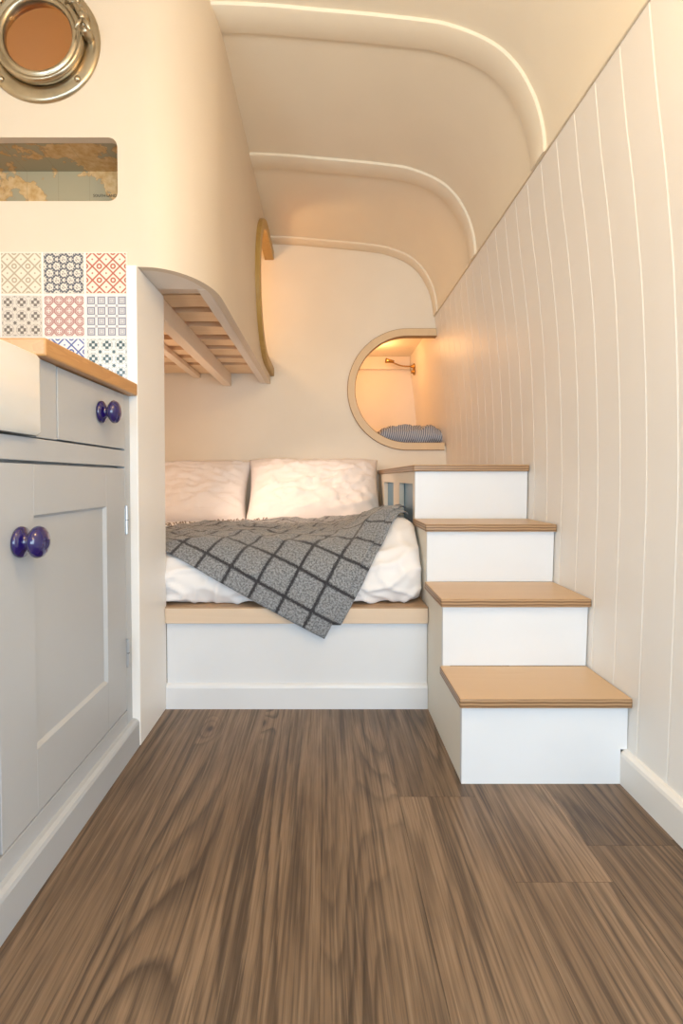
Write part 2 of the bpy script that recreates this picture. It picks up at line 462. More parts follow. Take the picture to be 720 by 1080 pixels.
# thin bead where ceiling meets matchboard
bm = bmesh.new()
tube(bm, [(wallx(1.52)-.002, YF, 1.522), (wallx(1.52)-.002, YB, 1.522)], .0028, 8)
tag(link('trim_4', bm, M['ceiling'], smooth=True), kind='structure')

# back wall with D shaped nook opening running out to the right wall
NC = (.4475, 1.131); NR = .302      # opening inside the frame
bm = bmesh.new()
D = [(.74, NC[1]-NR)] + [(NC[0]+NR*math.cos(a), NC[1]+NR*math.sin(a)) for a in [(-PI/2)-(PI)*i/40 for i in range(41)]] + [(.74, NC[1]+NR)]
outer = [(-1.24, 0), (.74, 0)] + D + [(.74, 2.0), (-1.24, 2.0)]
prism(bm, [outer], lambda u, v: (u, YB, v), lambda u, v: (u, YB+.025, v))
tag(link('wall_back', bm, M['cream']), kind='structure')

# remaining shell
tag(boxo('wall_left', (-1.25, -1.20, YF, YB+.02, 0, 1.95), M['cream'], bev=0), kind='structure')
# wall behind the camera: wide open stable door to the daylight
bm = bmesh.new()
prism(bm, [[(-1.25, 0), (.75, 0), (.75, 2.0), (-1.25, 2.0)], [(-.58, .12), (.58, .12), (.58, 1.45), (-.58, 1.45)][::-1]],
      lambda u, v: (u, YF-.03, v), lambda u, v: (u, YF, v))
tag(link('wall_front', bm, M['cream']), kind='structure')

# nook beyond the back wall
NY = 3.60
bm = bmesh.new()
box(bm, -.10, .72, NY, NY+.03, .70, 1.56)           # end wall
box(bm, -.13, -.10, YB+.02, NY+.03, .70, 1.56)       # side wall
box(bm, -.13, .74, YB+.025, NY+.03, 1.50, 1.53)      # ceiling
box(bm, -.13, .74, YB+.025, NY+.03, .70, .76)        # sleeping deck
box(bm, -.10, .595, NY-.03, NY, 1.412, 1.50, bev=.003)        # boxed beam
tag(link('wall_nook', bm, M['cream']), kind='structure')

# ------------------------------------------------------------------ bunk enclosure wall (curved corner)
XS, YS0 = -.29, 1.47
z0w, z1w = 1.163, 1.95
TH = .022
bm = bmesh.new()
pc, prr = (-.675, 1.69), .108
slot = rrect(-.90, -.4957, 1.319, 1.4695, .022)
front = [(-1.2, .86), (-.474, .86), (-.474, z0w), (-.44, z0w), (-.44, z1w), (-1.2, z1w)]
prism(bm, [front, circ(*pc, prr, 48)[::-1], slot[::-1]], lambda u, v: (u, 1.247, v), lambda u, v: (u, 1.247+TH, v))
# corner
N = 20; ra = (.15, .223)
for kk in range(N):
    def pt(a, off):
        return (-.44+(ra[0]-off)*math.sin(a), 1.47-(ra[1]-off)*math.cos(a))
    a0, a1 = PI/2*kk/N, PI/2*(kk+1)/N
    v = [[bm.verts.new((*pt(a, off), z)) for z in (z0w, z1w)] for a in (a0, a1) for off in (0, TH)]
    (p00, p01), (p10, p11), (q00, q01), (q10, q11) = v
    bm.faces.new([p00, q00, q01, p01]); bm.faces.new([p10, p11, q11, q10]); bm.faces.new([p00, p10, q10, q00])
# side with D shaped opening running to the back wall
HC = (2.50, 1.535); HR = .302
Dh = [(YB, HC[1]-HR)] + [(HC[0]+HR*math.cos(a), HC[1]+HR*math.sin(a)) for a in [(-PI/2)-(PI)*i/40 for i in range(41)]] + [(YB, HC[1]+HR)]
side = [(YS0, z0w), (YB, z0w)] + Dh + [(YB, z1w), (YS0, z1w)]
prism(bm, [side], lambda u, v: (XS, u, v), lambda u, v: (XS-TH, u, v))
bmesh.ops.remove_doubles(bm, verts=bm.verts, dist=.0003)
bad = [f for f in bm.faces if all(abs(v.co.y-YS0) < 1e-4 and v.co.x < XS+1e-3 and v.co.x > XS-TH-1e-3 for v in f.verts) or all(abs(v.co.x+.44) < 1e-4 and v.co.z > z0w-.001 for v in f.verts)]
bmesh.ops.delete(bm, geom=bad, context='FACES_ONLY')
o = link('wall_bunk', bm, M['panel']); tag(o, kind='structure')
for p in o.data.polygons: p.use_smooth = True
o.data.set_sharp_from_angle(angle=.5)

# partition panel beside bed
tag(boxo('wall_partition', (-.4735, -.449, 1.236, 1.446, 0, z0w), M['white'], bev=.002), kind='structure')

# soffit under the front of the bunk
bm = bmesh.new()
pl = [(-1.19, 1.270), (-.44, 1.270)] + [(-.44+(ra[0]-TH)*math.sin(a), 1.47-(ra[1]-TH)*math.cos(a)) for a in [PI/2*i/10 for i in range(1, 9)]]
pl = pl + [(-.315, 1.395), (-1.19, 1.395)]
prism(bm, [pl], lambda u, v: (u, v, z0w+.001), lambda u, v: (u, v, z0w+.05))
tag(link('trim_5', bm, M['soffit']), kind='structure')

# D frames
def dframe(name, cu, cv, ro, ri, end, f, th, mats, parent=None):
    """end: u coordinate where the straight runs stop; f(u,v,t) maps to 3D with t = outwards"""
    bm = bmesh.new(); n = 48
    angs = [(-PI/2)-(PI)*i/n for i in range(n+1)]
    outp = [(end, cv-ro)] + [(cu+ro*math.cos(a), cv+ro*math.sin(a)) for a in angs] + [(end, cv+ro)]
    inp = [(end, cv-ri)] + [(cu+ri*math.cos(a), cv+ri*math.sin(a)) for a in angs] + [(end, cv+ri)]
    b = .0025; rm = lambda P, Q, k: [(p[0]+(q[0]-p[0])*k, p[1]+(q[1]-p[1])*k) for p, q in zip(P, Q)]
    kk = b/(ro-ri)
    sec = [(outp, 0), (outp, th-b), (rm(outp, inp, kk), th), (rm(inp, outp, kk), th), (inp, th-b), (inp, -.028)]
    L = [[bm.verts.new(f(u, v, t)) for u, v in P] for P, t in sec]
    for si, (A, B) in enumerate(zip(L, L[1:])):
        for i in range(len(A)-1):
            bm.faces.new([A[i], A[i+1], B[i+1], B[i]]).material_index = 0 if si == 2 else 1
    for i in (0, -1):
        bm.faces.new([R[i] for R in L]).material_index = 1
    return link(name, bm, mats, parent)

o = dframe('opening_frame', NC[0], NC[1], .325, .283, .645, lambda u, v, t: (min(u, wallx(v)-.001), YB-t, v), .016, [M['frame_ply'], M['ply_edge']])
tag(o, 'pale plywood D-shaped frame around the lit nook above the top step', 'frame')
o = dframe('opening_frame', HC[0], HC[1], .332, .287, YB-.001, lambda u, v, t: (XS+t, u, v), .020, [M['frame_gold'], M['frame_gold']])
tag(o, 'honey brown plywood D-shaped frame seen edge-on around the upper bunk opening on the left', 'frame')

# ------------------------------------------------------------------ bunk bed base
bb = thing('upper_bunk', (-.7, 2.0, z0w), 'slatted pine underside of the upper bunk, beams and boards seen from below', 'bed')
boxo('side_rail', (-.345, -.3125, 1.40, YB-.002, z0w+.001, 1.215), M['soffit'], bb, .003)
boxo('beam', (-.542, -.500, 1.40, YB-.002, 1.150, 1.215), M['pine_beam'], bb, .003)
boxo('beam', (-.70, -.665, 1.40, YB-.002, 1.192, 1.215), M['pine_beam'], bb, .003)
for i, (ya, yb) in enumerate(((1.415, 1.575), (1.592, 1.70), (1.752, 1.848), (1.912, 2.018), (2.08, 2.18), (2.245, 2.35), (2.41, 2.50), (2.555, 2.745))):
    bm = bmesh.new(); n = 18
    for zz in (0, 1): pass
    top = []; 
    for j in range(n+1):
        x = -1.17+(.826+.03)*j/n; w1 = .016*noise.noise(Vector((x*6, i*3.1, 0))); w2 = .016*noise.noise(Vector((x*6, i*3.1, 9)))
        top.append([bm.verts.new((x, ya+w1, 1.216)), bm.verts.new((x, yb+w2, 1.216)), bm.verts.new((x, yb+w2, 1.236)), bm.verts.new((x, ya+w1, 1.236))])
    for A, B in zip(top, top[1:]):
        for q in range(4): bm.faces.new([A[q], A[(q+1) % 4], B[(q+1) % 4], B[q]])
    bm.faces.new(top[0]); bm.faces.new(top[-1])
    link('slat', bm, M['pine'] if i else M['soffit'], bb)
o = boxo('bunk_mattress', (-1.18, -.33, 1.48, 2.75, 1.238, 1.34), M['mattress'], bev=.02)
tag(o, 'tan mattress lying on the slats of the upper bunk, coloured darker for the warm shade in the slat gaps', 'mattress')

# ------------------------------------------------------------------ map lined shelf recess in the front panel
ms = thing('map_niche', (-.7, 1.27, 1.30), 'shallow shelf slot in the cream panel, lined with an old map', 'shelf')
bm = bmesh.new()
box(bm, -.93, -.493, 1.385, 1.40, 1.29, 1.49)
link('back_panel', bm, M['map'], ms)
bm = bmesh.new()
box(bm, -.93, -.4935, 1.2705, 1.384, 1.4705, 1.481); link('top_panel', bm, M['map'], ms)
bm = bmesh.new()
box(bm, -.93, -.4935, 1.2705, 1.384, 1.305, 1.317); box(bm, -.4935, -.486, 1.2705, 1.384, 1.305, 1.481)
link('shelf_board', bm, M['ply_edge'], ms)
def text(name, s, size, loc, parent, mat):
    cu = bpy.data.curves.new(name, 'FONT'); cu.body = s; cu.size = size; cu.extrude = .0002
    o = bpy.data.objects.new(name, cu); COL.objects.link(o); o.location = loc; o.rotation_euler = (PI/2, 0, 0)
    bpy.context.view_layer.update()
    me = bpy.data.meshes.new_from_object(o); me.materials.clear(); me.materials.append(mat)
    q = bpy.data.objects.new(name, me); COL.objects.link(q); q.matrix_world = o.matrix_world.copy()
    bpy.data.objects.remove(o)
    q.parent = parent; q.matrix_parent_inverse = parent.matrix_world.inverted(); return q
text('printed_words', 'SOUTH LAND', .0100, (-.616, 1.3842, 1.4035), ms, M['ink'])

# ------------------------------------------------------------------ porthole
pt_ = thing('porthole', (pc[0], 1.247, pc[1]), 'round brass-nickel porthole bolted on the cream panel at top left', 'porthole')
px_, pz_ = pc; F = (0, -1, 0)
bm = bmesh.new()
lathe(bm, [(.100, -.02), (.100, .004), (.102, .008), (.116, .009), (.134, .008), (.1415, .005), (.1425, 0), (.1425, -.0001)], (px_, 1.2469, pz_), F, 64)
link('flange', bm, M['brass'], pt_, True)
bm = bmesh.new()
lathe(bm, [(a*.93, b) for a, b in ((.088, .008), (.086, .022), (.090, .028), (.096, .029), (.099, .025), (.103, .024), (.107, .030), (.112, .029), (.115, .022), (.114, .010), (.112, .008))], (px_+.005, 1.2469, pz_-.002), F, 64)
link('hinged_ring', bm, M['brass'], pt_, True)
bm = bmesh.new(); lathe(bm, [(0, .012), (.083, .012), (.083, .015), (0, .015)], (px_+.005, 1.2469, pz_), F, 48)
link('glass_pane', bm, M['glass'], pt_)
for a in (PI/4, 3*PI/4, 5*PI/4, 7*PI/4):
    bm = bmesh.new()
    lathe(bm, [(.0078, .006), (.0078, .009), (.006, .0125), (.003, .0145), (0, .015)], (px_+.128*math.cos(a), 1.2469, pz_+.128*math.sin(a)), F, 16)
    link('rivet', bm, M['brass'], pt_, True)
# swing bolt latch at the upper right of the ring
a = math.radians(18)
def pol(r, deg, d): return Vector((px_+r*math.cos(math.radians(deg)), 1.2469-d, pz_+r*math.sin(math.radians(deg))))
la = bpy.data.objects.new('latch', None)
bm = bmesh.new()
for dg in (24, 2):
    lathe(bm, [(.011, .004), (.012, .02), (.010, .034), (.005, .038), (0, .038)], pol(.120, dg, 0), F, 18)
tube(bm, [pol(.112, 34, .030), pol(.117, 26, .036), pol(.120, 12, .038), pol(.122, 2, .036)], .007, 12, radii=[.009, .0075, .0065, .008])
la = link('latch', bm, M['brass'], pt_, True)
bm = bmesh.new()
lathe(bm, [(0, -.010), (.006, -.010), (.0075, 0), (.006, .010), (0, .010)], pol(.121, 13, .040), (pol(.121, 20, 0)-pol(.121, 6, 0)), 14)
for s in (-1, 1):
    tube(bm, [pol(.121, 8, .042), pol(.121+s*.010, 3, .046), pol(.121+s*.017, -4, .046)], .005, 10, radii=[.006, .0055, .003])
link('wing_nut', bm, M['brass'], la, True)
bm = bmesh.new()
tube(bm, [pol(.104, 44, .02), pol(.110, 40, .034), pol(.116, 33, .034), pol(.117, 28, .026)], .006, 12, radii=[.008, .007, .008, .006])
link('lug', bm, M['brass'], la, True)
# hinge knuckles on the far side
bm = bmesh.new(); tube(bm, [pol(.12, 176, .018), pol(.12, 192, .018)], .008, 12); link('hinge', bm, M['brass'], pt_, True)

# ------------------------------------------------------------------ tiled splashback
bm = bmesh.new(); uvl = bm.loops.layers.uv.new('UVMap')
P = .1020; xr = -.4735; zt = 1.1965; y1 = 1.2466; y0 = 1.2425
rowsT = [[2, 1, 0, 8, 3, 4, 5], [5, 4, 3, 8, 1, 6, 2], [7, 6, 2, 0, 5, 1, 4]]
for r in range(3):
    for c in range(7):
        a1 = xr-c*P-.0008; a0 = a1-P+.0030; b1 = zt-r*P-.0008; b0 = b1-P+.0030
        if r == 2: pass
        before = set(bm.faces)
        fs = box(bm, a0, a1, y0, y1, b0, b1, mi=rowsT[r][c], bev=.0006)
        for f in set(bm.faces)-before:
            f.material_index = rowsT[r][c]
            for lp in f.loops: lp[uvl].uv = ((lp.vert.co.x-a0)/(a1-a0), (lp.vert.co.z-b0)/(b1-b0))
before = set(bm.faces)
box(bm, -1.195, xr, 1.2436, 1.2468, .885, zt)
for f in set(bm.faces)-before: f.material_index = 9
tag(link('tile_splashback', bm, TM+[M['grout']]), 'patchwork of patterned square tiles on the wall behind the worktop', 'tiles')

# ------------------------------------------------------------------ kitchen cabinet
FX = -.468
kc = thing('kitchen_cabinet', (-.7, .9, 0), 'grey shaker kitchen cabinet with cobalt blue knobs under the oak worktop', 'cabinet')
bm = bmesh.new()
def fb(y0, y1, z0, z1, x0=FX-.020, x1=FX, bev=.0012): box(bm, x0, x1, y0, y1, z0, z1, bev=bev)
fb(1.2025, 1.2352, .068, .8505); fb(.8345, .8985, .7205, .8505)
fb(.19, 1.2020, .6815, .7185); fb(.19, 1.2020, .068, .1025)
fb(.683, .7255, .1030, .6810)
box(bm, -1.195, FX-.021, .19, 1.2352, .0, .715)
box(bm, -1.195, FX-.021, .845, 1.2352, .715, .8505)
link('body', bm, [M['grey']], kc)
bm = bmesh.new()   # plinth with rounded top
pp = [(FX-.02, 0), (FX+.0165, 0), (FX+.0165, .058), (FX+.014, .064), (FX+.008, .068), (FX-.001, .069), (FX-.02, .069)]
A = [bm.verts.new((x, .19, z)) for x, z in pp]; B = [bm.verts.new((x, 1.2352, z)) for x, z in pp]
for i in range(len(pp)-1): bm.faces.new([A[i], A[i+1], B[i+1], B[i]])
bm.faces.new(A); bm.faces.new(B); link('plinth', bm, M['grey'], kc)

def shaker_door(ya, yb, za, zb, parent, hinge_y):
    bm = bmesh.new(); s = .094; x0, x1 = FX-.019, FX+.0006
    box(bm, x0, x1, ya, ya+s, za, zb, bev=.0009); box(bm, x0, x1, yb-s-.008, yb, za, zb, bev=.0009)
    box(bm, x0, x1, ya+s, yb-s-.008, zb-.083, zb, bev=.0007); box(bm, x0, x1, ya+s, yb-s-.008, za, za+.106, bev=.0007)
    # bevelled moulding around the recessed panel
    Y0, Y1, Z0, Z1 = ya+s, yb-s-.008, za+.106, zb-.083; c = .0045; xi = FX-.0065
    o_ = [(x1-.001, Y0, Z0), (x1-.001, Y1, Z0), (x1-.001, Y1, Z1), (x1-.001, Y0, Z1)]
    i_ = [(xi, Y0+c, Z0+c), (xi, Y1-c, Z0+c), (xi, Y1-c, Z1-c), (xi, Y0+c, Z1-c)]
    O = [bm.verts.new(q) for q in o_]; I = [bm.verts.new(q) for q in i_]
    for i in range(4): bm.faces.new([O[i], O[(i+1) % 4], I[(i+1) % 4], I[i]])
    bm.faces.new(I)
    d = link('door', bm, M['grey'], parent)
    for zc in (.556, .241):
        bm = bmesh.new()
        box(bm, FX-.001, FX+.0035, hinge_y-.003, hinge_y+.010, zc-.031, zc+.031, bev=.0008)
        tube(bm, [(FX+.004, hinge_y, zc-.033), (FX+.004, hinge_y, zc+.033)], .0034, 12)
        h = link('hinge', bm, M['steel'], d); h['label'] = 'small steel butt hinge'
        bm = bmesh.new()
        tube(bm, [(FX+.004, hinge_y, zc-.0007), (FX+.004, hinge_y, zc+.0007)], .0036, 12)
        link('knuckle_gap', bm, M['dark'], h)
    return d
def knob(y, z, parent, r=.0245):
    bm = bmesh.new(); pr2 = [(0, 0), (r*.80, 0), (r*.98, .002), (r, .005), (r*.93, .009), (r*.62, .013), (r*.46, .017), (r*.44, .020), (r*.56, .024), (r*.86, .027), (r*1.0, .031), (r*1.02, .036), (r*.92, .042), (r*.66, .047), (r*.3, .0495), (0, .050)]
    pr2 = [(a, b*.86) for a, b in pr2]
    lathe(bm, pr2, (FX+.0004, y, z), (1, 0, 0), 40)
    k = link('knob', bm, M['knob'], parent, True); k['label'] = 'glossy cobalt blue ceramic knob'
d = shaker_door(.7290, 1.1990, .1065, .6765, kc, 1.2012)
knob(.782, .556, d)
d2 = shaker_door(.215, .680, .1065, .6765, kc, .198)
bm = bmesh.new(); box(bm, FX-.019, FX+.0008, .9010, 1.2000, .7220, .8490, bev=.0010)
dr = link('drawer', bm, M['grey'], kc)
knob(1.072, .792, dr, .0235)

# worktop
bm = bmesh.new()
box(bm, -1.19, -.448, .8300, 1.2345, .851, .8805, bev=.0035)
tag(link('worktop', bm, M['oak']), 'oiled oak worktop ending at the white post beside the sink', 'worktop')
# butler sink
bm = bmesh.new()
ox0, ox1, oy0, oy1 = -.93, -.4525, .22, .8285; zb_, zt_ = .7215, .8500; w = .028
def ring(x0, x1, y0, y1, z, r): return [bm.verts.new((x, y, z)) for x, y in rrect(x0, x1, y0, y1, r, 5)]
Rg = [ring(ox0+.004, ox1-.004, oy0+.004, oy1-.004, zb_, .010), ring(ox0, ox1, oy0, oy1, zb_+.005, .012), ring(ox0, ox1, oy0, oy1, zt_-.006, .012),
      ring(ox0+.003, ox1-.003, oy0+.003, oy1-.003, zt_-.001, .011), ring(ox0+.008, ox1-.008, oy0+.008, oy1-.008, zt_, .012), ring(ox0+w-.004, ox1-w+.004, oy0+w-.004, oy1-w+.004, zt_, .02),
      ring(ox0+w, ox1-w, oy0+w, oy1-w, zt_-.006, .02), ring(ox0+w+.006, ox1-w-.006, oy0+w+.006, oy1-w-.006, zb_+.022, .03)]
for R, S in zip(Rg, Rg[1:]):
    for i in range(len(R)): bm.faces.new([R[i], R[(i+1) % len(R)], S[(i+1) % len(R)], S[i]])
bm.faces.new(Rg[0]); bm.faces.new(Rg[-1])
o = link('butler_sink', bm, M['porcelain']); tag(o, 'white ceramic butler sink set in the grey cabinet at the left edge', 'sink')
for p in o.data.polygons: p.use_smooth = True
o.data.set_sharp_from_angle(angle=.7)

# ------------------------------------------------------------------ staircase
st = thing('staircase', (.45, 1.4, 0), 'white box staircase with four birch ply treads against the boarded wall', 'stairs')
SY = [1.080, 1.258, 1.456, 1.655]; SZ = [.190, .3593, .5243, .698]; TT = .0215; SX = .2935
bm = bmesh.new()
poly = [(SY[0], 0)]
for i in range(4):
    poly.append((SY[i], SZ[i]-TT))
    poly.append((SY[i+1] if i < 3 else YB-.002, SZ[i]-TT))
poly.append((YB-.002, 0))
w1 = rrect(1.700, 2.003, .40, .637, .012, 4); w2 = rrect(2.18, 2.51, .40, .637, .012, 4)
prism(bm, [poly, w1[::-1], w2[::-1]], lambda u, v: (SX, u, v), lambda u, v: (SX+.018, u, v))
link('side_panel', bm, M['cream'], st)
bm = bmesh.new(); box(bm, SX+.0195, SX+.026, 1.67, 2.56, .36, .66)
p_ = link('reflection_panel', bm, M['blue'], st); p_['label'] = 'panel inside the side openings, coloured blue for daylight reflected in glass'
zprev = 0
for i in range(4):
    zb2 = (SZ[i-1] if i else 0)
    bm = bmesh.new(); xr2 = wallx(zb2)-.006 if i else .6345
    xa = .6315 if i == 0 else wallx(zb2+.05)-.004
    vs = [(SX-.0005, zb2), (.645 if i == 0 else wallx(zb2)-.003, zb2), (wallx(SZ[i]-TT)-.003, SZ[i]-TT), (SX-.0005, SZ[i]-TT)]
    if i == 0: vs[1] = (.6325, 0); vs.insert(2, (.6325, .0745)); vs.insert(3, (.6465, .0750))
    prism(bm, [vs], lambda u, v, y=SY[i]: (u, y-.0005, v), lambda u, v, y=SY[i]: (u, y+.012, v))
    link('riser', bm, M['riser'], st)
for i in range(4):
    bm = bmesh.new(); ya = SY[i]-.015; yb = SY[i+1]-.0008 if i < 3 else YB-.002
    box(bm, .2850, wallx(SZ[i])-.0015, ya, yb, SZ[i]-TT+.0004, SZ[i], bev=.0032)
    t = link('tread', bm, M['ply'], st)
    if i == 3: t['label'] = 'long top platform reaching back to the wall'

# ------------------------------------------------------------------ bed
bd = thing('bed_base', (-.1, 2.1, 0), 'white built-in bed base with a pale plywood ledge', 'bed')
boxo('front_panel', (-.4485, .2925, 1.446, 1.462, 0, .245), M['riser'], bd, .001)
bm = bmesh.new()
ss = [(1.4458, 0), (1.434, 0), (1.434, .060), (1.436, .066), (1.441, .070), (1.4458, .071)]
A = [bm.verts.new((-.4485, y, z)) for y, z in ss]; B = [bm.verts.new((.2925, y, z)) for y, z in ss]
for i in range(len(ss)-1): bm.faces.new([A[i], A[i+1], B[i+1], B[i]])
bm.faces.new(A); bm.faces.new(B); link('skirting', bm, M['riser'], bd)
bm = bmesh.new(); box(bm, -.4480, .2920, 1.4300, 1.4475, .2450, .2880, bev=.0015); link('ledge_board', bm, M['ledge'], bd)
bm = bmesh.new(); box(bm, -1.19, .2920, 1.4480, YB-.002, .2460, .2915, bev=.001); box(bm, -.4475, .2915, 1.4310, 1.4478, .2882, .2915)
link('deck', bm, M['ledge_top'], bd)

def sstep(a, b, x):
    t = max(0, min(1, (x-a)/(b-a))); return t*t*(3-2*t)
def arc_prof(pts):
    c = catmull([(0, y, z) for y, z in pts], 10); L = [0]
    for a, b in zip(c, c[1:]): L.append(L[-1]+(b-a).length)
    def f(s):
        s = max(0, min(L[-1]-1e-6, s))
        lo, hi = 0, len(L)-1
        while hi-lo > 1:
            m = (lo+hi)//2
            if L[m] <= s: lo = m
            else: hi = m
        t = (s-L[lo])/(L[hi]-L[lo]); p = c[lo].lerp(c[hi], t); d = (c[hi]-c[lo]).normalized()
        return p, Vector((0, -d.z, d.y))      # point, outward normal
    f.L = L[-1]; return f
duv = arc_prof([(1.515, .2930), (1.478, .296), (1.461, .315), (1.452, .345), (1.455, .375), (1.470, .405), (1.500, .430), (1.56, .448), (1.70, .456), (2.0, .452), (2.4, .445), (2.765, .44)])
def field(x, y, z, amp=1.0):
    """soft cotton folds shared by everything lying on the bed"""
    v = Vector((x*4.2+y*2.0, y*3.2-x*1.2, z*4))
    a = noise.noise(v)*.009 + noise.noise(v*2.3+Vector((5, 1, 2)))*.005
    return a*amp
def crease(x, y, z):
    v = Vector((x*7+z*9, z*16-x*5, y*7)); a = 1-abs(noise.noise(v))*3.0
    v2 = Vector((x*13-z*6, z*20+x*9, y*12+4)); b = 1-abs(noise.noise(v2))*3.0
    return max(0, a)**2*.012+max(0, b)**2*.008
def bulge(x, y):
    return .062*sstep(.02, .235, x)*sstep(1.48, 1.66, y)*(1-sstep(1.85, 2.25, y))+.014*sstep(.0, .2, x)
def corner(x, p):
    r = .075; k = max(0, min(.999, (x-(.288-r))/r)); ins = r*(1-math.sqrt(1-k*k))
    fy = 1-sstep(1.50, 1.75, p.y)
    return ins*fy*.9, ins*.42
bm = bmesh.new(); nx, ns = 190, 150; G = []
for i in range(nx+1):
    x = -1.15+(.2835+1.15)*i/nx; row = []
    for j in range(ns+1):
        s = duv.L*(j/ns)**1.5; p, n = duv(s); p = p.copy(); p.x = x
        w = sstep(.0, .05, s)
        p += n*((field(x, p.y, p.z)+crease(x, p.y, p.z)*(1-.75*sstep(1.52, 1.62, p.y))-.004)*w)
        iy, iz = corner(x, p); p.y += iy; p.z += (bulge(x, p.y)-iz)*sstep(.36, .45, p.z)
        p.x = x; p.z = max(p.z, .2925)
        row.append(bm.verts.new(p))
    G.append(row)
for A, B in zip(G, G[1:]):
    for j in range(ns): bm.faces.new([A[j], A[j+1], B[j+1], B[j]])
# close underneath
bot = [[bm.verts.new((r[0].co.x, r[0].co.y+.0, .2925)), bm.verts.new((r[0].co.x, YB-.006, .2925))] for r in G]
for A, B, ga, gb in zip(bot, bot[1:], G, G[1:]):
    bm.faces.new([A[0], A[1], B[1], B[0]]); bm.faces.new([A[0], B[0], gb[0], ga[0]]); bm.faces.new([A[1], ga[-1], gb[-1], B[1]])
for k in (0, -1): bm.faces.new([bot[k][0]]+G[k]+[bot[k][1]])
o = link('duvet', bm, M['duvet'], smooth=True)
tag(o, 'puffy white duvet and mattress filling the bed, front edge bulging over the ledge', 'duvet')

# blanket draped cornerwise
TH_ = math.radians(28); e1 = (-math.cos(TH_), math.sin(TH_)); e2 = (math.sin(TH_), math.cos(TH_))
blp = arc_prof([(1.4215, .206), (1.4205, .25), (1.4205, .288), (1.426, .325), (1.434, .360), (1.447, .392), (1.474, .424), (1.515, .446), (1.57, .459), (1.70, .466), (2.0, .462), (2.4, .455), (2.7, .45)])
s_of_y = lambda Y: next((k*.005 for k in range(300) if blp(k*.005)[0].y >= Y and k > 30), 1.3)
def drape(a, b, lift=0.0):
    p, n = blp(b); p = p.copy(); p.x = a
    top = sstep(1.46, 1.56, p.y)
    h = field(a, p.y, p.z)*sstep(.33, .42, p.z) + crease(a, p.y, p.z)*.5*top+.007*sstep(.33, .42, p.z)
    s_, t_ = a*e1[0]+b*e1[1], a*e2[0]+b*e2[1]
    h += (.0065*math.sin(t_*34+1.3*noise.noise(Vector((s_*6, t_*6, 1)))*3) * .5+.008*abs(noise.noise(Vector((s_*5, t_*14, 3)))))*top
    h += .004*noise.noise(Vector((a*9, b*7, 5)))+.003
    p += n*(h+lift)
    iy, iz = corner(a, p); p.y += iy; p.z += (bulge(a, p.y)-iz)*sstep(.36, .45, p.z)
    return p
def bmin(a): return (-a*math.tan(TH_)) if a < 0 else a/math.tan(TH_)
def bmax(a):
    Y = interp([(-1.0, 1.90), (-.62, 1.99), (-.38, 2.14), (-.1, 2.34), (.28, 2.36)], a)
    return s_of_y(Y+.012*noise.noise(Vector((a*20, 0, 0))))
AL, AR = -1.0, .281
bm = bmesh.new(); uvl = bm.loops.layers.uv.new('UVMap'); U = {}
cols_a = [AL+(0-AL)*i/150 for i in range(150)]+[AR*i/48 for i in range(49)]
nr = 110; G = []
for a in cols_a:
    b0, b1 = bmin(a), bmax(a); row = []
    for j in range(nr+1):
        b = b0+(b1-b0)*(j/nr)
        q = drape(a, b)
        ex = sstep(.235, .283, a); q.z += .018*ex*sstep(.0, .06, b)
        v = bm.verts.new(q); U[v] = (a*e1[0]+b*e1[1], a*e2[0]+b*e2[1]); row.append(v)
    G.append(row)
for A, B in zip(G, G[1:]):
    for j in range(nr): bm.faces.new([A[j], A[j+1], B[j+1], B[j]])
# second layer peeping out along the right edge (blanket folded double)
G = []
off = .026
for i in range(61):
    a = .004+(.281-.004)*i/60; b0 = max(bmin(a)-off/math.sin(TH_)*.9, .018+.0*a+.02); b1 = bmin(a)+.05; row = []
    for j in range(9):
        b = b0+(b1-b0)*j/8; q = drape(a, b, -.0042)
        v = bm.verts.new(q); U[v] = (a*e1[0]+b*e1[1]-.03, a*e2[0]+b*e2[1]); row.append(v)
    G.append(row)
for A, B in zip(G, G[1:]):
    for j in range(8): bm.faces.new([A[j], A[j+1], B[j+1], B[j]])
for f in bm.faces:
    for lp in f.loops: lp[uvl].uv = U[lp.vert]
bl = link('throw_blanket', bm, M['blanket'], smooth=True)
md = bl.modifiers.new('s', 'SOLIDIFY'); md.thickness = .0035; md.offset = 0
tag(bl, 'grey wool windowpane throw spread cornerwise over the bed, one corner hanging', 'blanket')
bm = bmesh.new()
for i in range(46):
    a = -.68+.42*i/45+random.uniform(-.003, .003); b = bmax(a)
    p = drape(a, b); q = drape(a+random.uniform(-.02, .012), b+.028); q.z += .003
    mid = (p+q)/2+Vector((random.uniform(-.005, .005), 0, .006))
    tube(bm, [p, mid, q], .0022, 6, radii=[.0016, .003, .0012])
link('fringe', bm, M['fringe'], bl, True)

